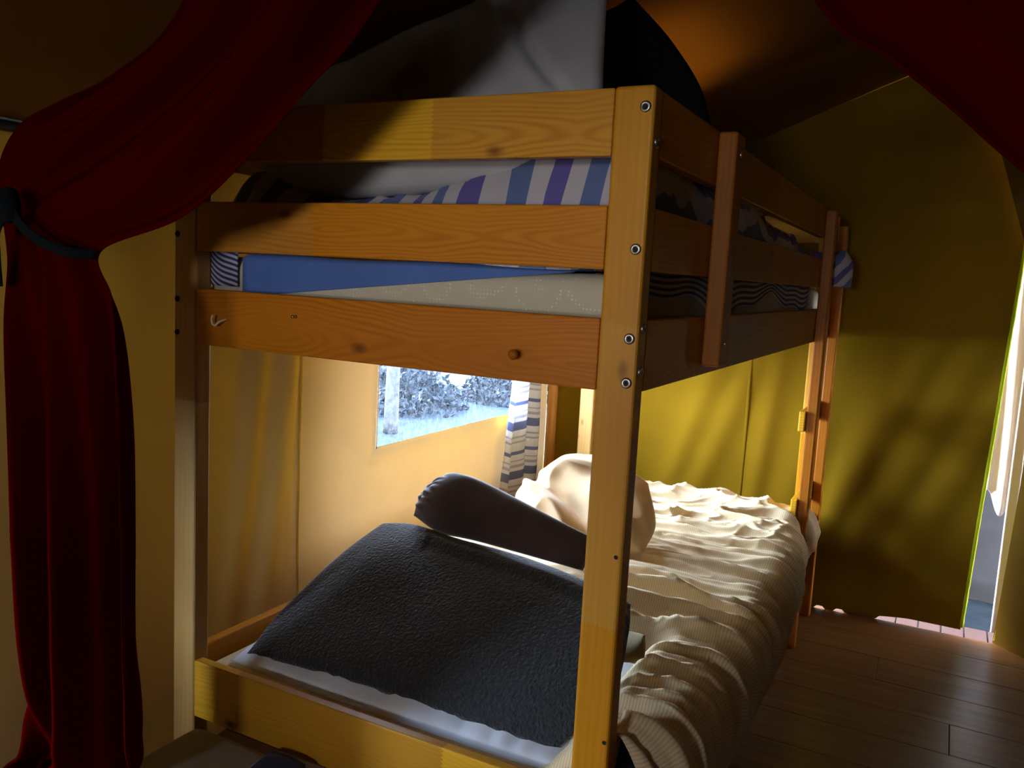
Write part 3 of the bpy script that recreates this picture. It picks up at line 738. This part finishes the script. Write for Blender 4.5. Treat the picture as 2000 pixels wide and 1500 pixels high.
o = pillow('velour_cushion', [(-.725, .52, .635), (-.62, .47, .625), (-.49, .45, .630), (-.22, .40, .635)], [(-.655, .56, .742), (-.60, .53, .758), (-.50, .50, .752), (-.22, .43, .700)],
           [(-.725, .52, .635), (-.715, .55, .690), (-.655, .56, .742)], [(-.22, .40, .635), (-.21, .41, .675), (-.22, .43, .700)], .036, .036, M['velour'], n=60, nz=.010, nsc=9, p=.42, seed=5.2,
           extra=lambda u, v, s: (.016*(abs(N(v*9, u*5, 2.2))*2-.4)*max(0, 1-u/.3) if s > 0 else 0))
tag(o, 'small brown velour cushion lying on top of the charcoal fleece', 'cushion')
def cr_extra(u, v, side):
    t = u*.9+v*.5
    return .030*gauss(t-.45-.10*math.sin(v*4), .045)-.040*gauss(t-.58-.08*math.sin(v*5), .045)+.018*gauss(t-.85, .05)-.018*gauss(t-1.0, .04)+.012*gauss(v-u*.5-.55, .04)
o = pillow('cream_blanket', [(-.70, 1.08, .50), (-.55, .98, .49), (-.40, .93, .50), (-.27, .95, .51)], [(-.73, 1.22, .585), (-.64, 1.22, .665), (-.50, 1.20, .700), (-.335, 1.16, .655)],
           [(-.70, 1.08, .50), (-.75, 1.14, .53), (-.73, 1.22, .585)], [(-.27, .95, .51), (-.27, 1.05, .57), (-.335, 1.16, .655)], .065, .06, M['cream'], n=90, nz=.012, nsc=6, wr=.022, wsc=9, p=.38, seed=7.1, extra=cr_extra)
tag(o, 'bunched cream fleece blanket on the duvet below the window', 'blanket')
o = pillow('olive_cushion', [(-.16, .29, .52), (-.08, .28, .52), (-.048, .31, .525)], [(-.16, .38, .54), (-.08, .38, .54), (-.068, .37, .54)],
           [(-.16, .29, .52), (-.16, .33, .53), (-.16, .38, .54)], [(-.048, .31, .525), (-.056, .34, .532), (-.068, .37, .54)], .012, .01, M['olive_cloth'], n=24, seed=9)
tag(o, 'olive cushion corner poking out between charcoal fleece and duvet', 'cushion')

# ------------------------------------------------------------------ striped window curtain
def wc(u, v):
    z = .33+v*1.08; 
    y0 = 1.79+.13*v; y1 = 2.165
    y = y0+u*(y1-y0)
    return (-1.16+.016*math.sin(u*17+v*1.2)*(1-.3*v)+.004*N(u*5, v*9), y, z-.02*math.sin(u*PI))
o = sheet('striped_curtain', wc, 60, 80, M['curtain_stripe'], thick=.002, uvfn=lambda u, v: (u*.3, v*1.08+.01*math.sin(u*9)))
tag(o, 'white curtain with blue grey stripes hanging at the right of the window', 'curtain')

# ------------------------------------------------------------------ red curtains in the doorway
YC = -.28
Rg = [(-0.098, 1.843), (-0.283, 1.566), (-0.393, 1.466), (-0.505, 1.373), (-0.629, 1.294), (-0.809, 1.239), (-0.780, 1.170), (-0.765, 1.099), (-0.757, 0.958), (-0.757, 0.781), (-0.753, 0.603), (-0.741, 0.500), (-0.738, 0.420), (-0.745, 0.350), (-0.890, 0.230), (-0.900, -0.164)]
Lg = [(-0.464, 1.879), (-0.636, 1.601), (-0.783, 1.513), (-0.913, 1.477), (-1.019, 1.442), (-1.078, 1.359), (-1.042, 1.218), (-1.031, 1.099), (-1.017, 0.958), (-1.005, 0.781), (-0.999, 0.603), (-0.993, 0.485), (-0.995, 0.420), (-0.995, 0.350), (-1.053, 0.249), (-1.053, -0.164)]
RC = catmull([(x, YC, z) for x, z in Rg], 201); LC = catmull([(x, YC, z) for x, z in Lg], 201)
def rc(u, v):
    i = min(200, int(round(v*200))); p = LC[i].lerp(RC[i], u)
    tie = gauss(v-.34, .05)
    wv = (.020+.014*min(1, max(0, (v-.36)/.25)))*(1-.6*tie)
    w = math.sin(u*15+2.5*v+2.2*N(u*2, v*3, 5))+.55*math.sin(u*31-3*v+2*N(u*3, v*4, 1))
    sag = -.03*math.sin(u*PI)
    ed = min(1, min(u, 1-u)/.06)
    return (p.x, p.y+w*wv*(.4+.6*ed)+sag, max(.015, min(p.z, roof_z(p.x)-.02)))
lc = empty('red_curtain', (-.67, YC, 0.0), 'dark red curtain tied back on the left with a black strap', 'curtain')
sheet('curtain_cloth', rc, 150, 200, M['red'], lc, thick=.002)
# strap: band around the gather, knot and hanging tail
def ribbon(name, pts, w, mat, parent, nrm=Vector((0, -1, 0)), n=40):
    P = catmull(pts, n); vs, fs = [], []
    for i, p in enumerate(P):
        t = (P[min(i+1, n-1)]-P[max(i-1, 0)]).normalized(); s = t.cross(nrm).normalized()*w/2
        vs += [p-s, p+s]
        if i: fs.append([2*i-2, 2*i-1, 2*i+1, 2*i])
    o = mesh_obj(name, vs, fs, mat, parent, smooth=True); md = o.modifiers.new('thickness', 'SOLIDIFY'); md.thickness = .003; return o
ribbon('strap_band', [(-.935, YC-.072, 1.300), (-.895, YC-.074, 1.268), (-.86, YC-.066, 1.248), (-.825, YC-.052, 1.236), (-.800, YC-.02, 1.233)], .016, M['strap'], lc)
ribbon('strap_tail', [(-.935, YC-.070, 1.30), (-.958, YC-.078, 1.268), (-.968, YC-.074, 1.23), (-.970, YC-.07, 1.175)], .017, M['strap'], lc)
tube('strap_knot', [(-.945, YC-.062, 1.328), (-.938, YC-.072, 1.306), (-.928, YC-.068, 1.280)], .017, M['strap'], lc, rf=lambda t: .65+.5*math.sin(t*PI))
# right curtain
YC = -.42
R2 = [(.18, 1.62), (.286, 1.467), (.335, 1.43), (.39, 1.385), (.442, 1.34), (.50, 1.30), (.58, 1.24), (.60, 1.1), (.60, .8), (.59, .5), (.58, .05)]
L2 = [(.55, 1.80), (.62, 1.62), (.66, 1.56), (.70, 1.50), (.74, 1.44), (.78, 1.38), (.80, 1.28), (.82, 1.1), (.84, .8), (.85, .5), (.86, .05)]
RC2 = catmull([(x, YC, z) for x, z in R2], 161); LC2 = catmull([(x, YC, z) for x, z in L2], 161)
def rc2(u, v):
    i = min(160, int(round(v*160))); p = RC2[i].lerp(LC2[i], u)
    tie = gauss(v-.6, .06)
    w = math.sin(u*13+2*v+2*N(u*2, v*3, 9))+.5*math.sin(u*27)
    return (p.x, p.y+w*.020*(1-.6*tie), p.z)
rcu = empty('red_curtain', (.7, YC, 0.0), 'dark red curtain swept across the upper right corner', 'curtain')
sheet('curtain_cloth', rc2, 110, 160, M['red'], rcu, thick=.002)
ribbon('strap_band', [(.585, YC-.045, 1.235), (.68, YC-.05, 1.25), (.80, YC-.04, 1.285)], .020, M['strap'], rcu)

# ------------------------------------------------------------------ bench and things under the bed
bn = empty('bench', (-.62, -.23, 0), 'low grey upholstered bench at the foot of the bunk bed', 'bench')
soft_box('seat_pad', (-.872, -.365, .20), (-.40, -.022, .302), M['grey_bench'], .025, .002, parent=bn)
for (a, b) in ((-.86, -.355), (-.43, -.355), (-.86, -.06), (-.43, -.06)):
    box('leg', (a, b, 0), (a+.028, b+.028, .202), M['slat'], bn, bev=.003)
o = pillow('navy_cloth', [(-.665, -.095, .303), (-.62, -.105, .303), (-.575, -.095, .303)], [(-.66, -.028, .307), (-.62, -.024, .307), (-.58, -.03, .307)],
           [(-.665, -.095, .303), (-.668, -.05, .306), (-.66, -.028, .307)], [(-.575, -.095, .303), (-.572, -.05, .306), (-.58, -.03, .307)], .006, .001, M['navy'], n=16, nz=.001)
tag(o, 'small navy blue folded cloth on the grey bench', 'cloth')
o = pillow('travel_bag', [(-.78, .25, .02), (-.5, .22, .02), (-.2, .25, .02)], [(-.74, .48, .22), (-.5, .5, .24), (-.25, .48, .22)],
           [(-.78, .25, .02), (-.8, .36, .12), (-.74, .48, .22)], [(-.2, .25, .02), (-.18, .36, .12), (-.25, .48, .22)], .06, .06, M['black_cloth'], n=24)
tag(o, 'black soft bag lying on the floor under the lower bunk', 'bag')
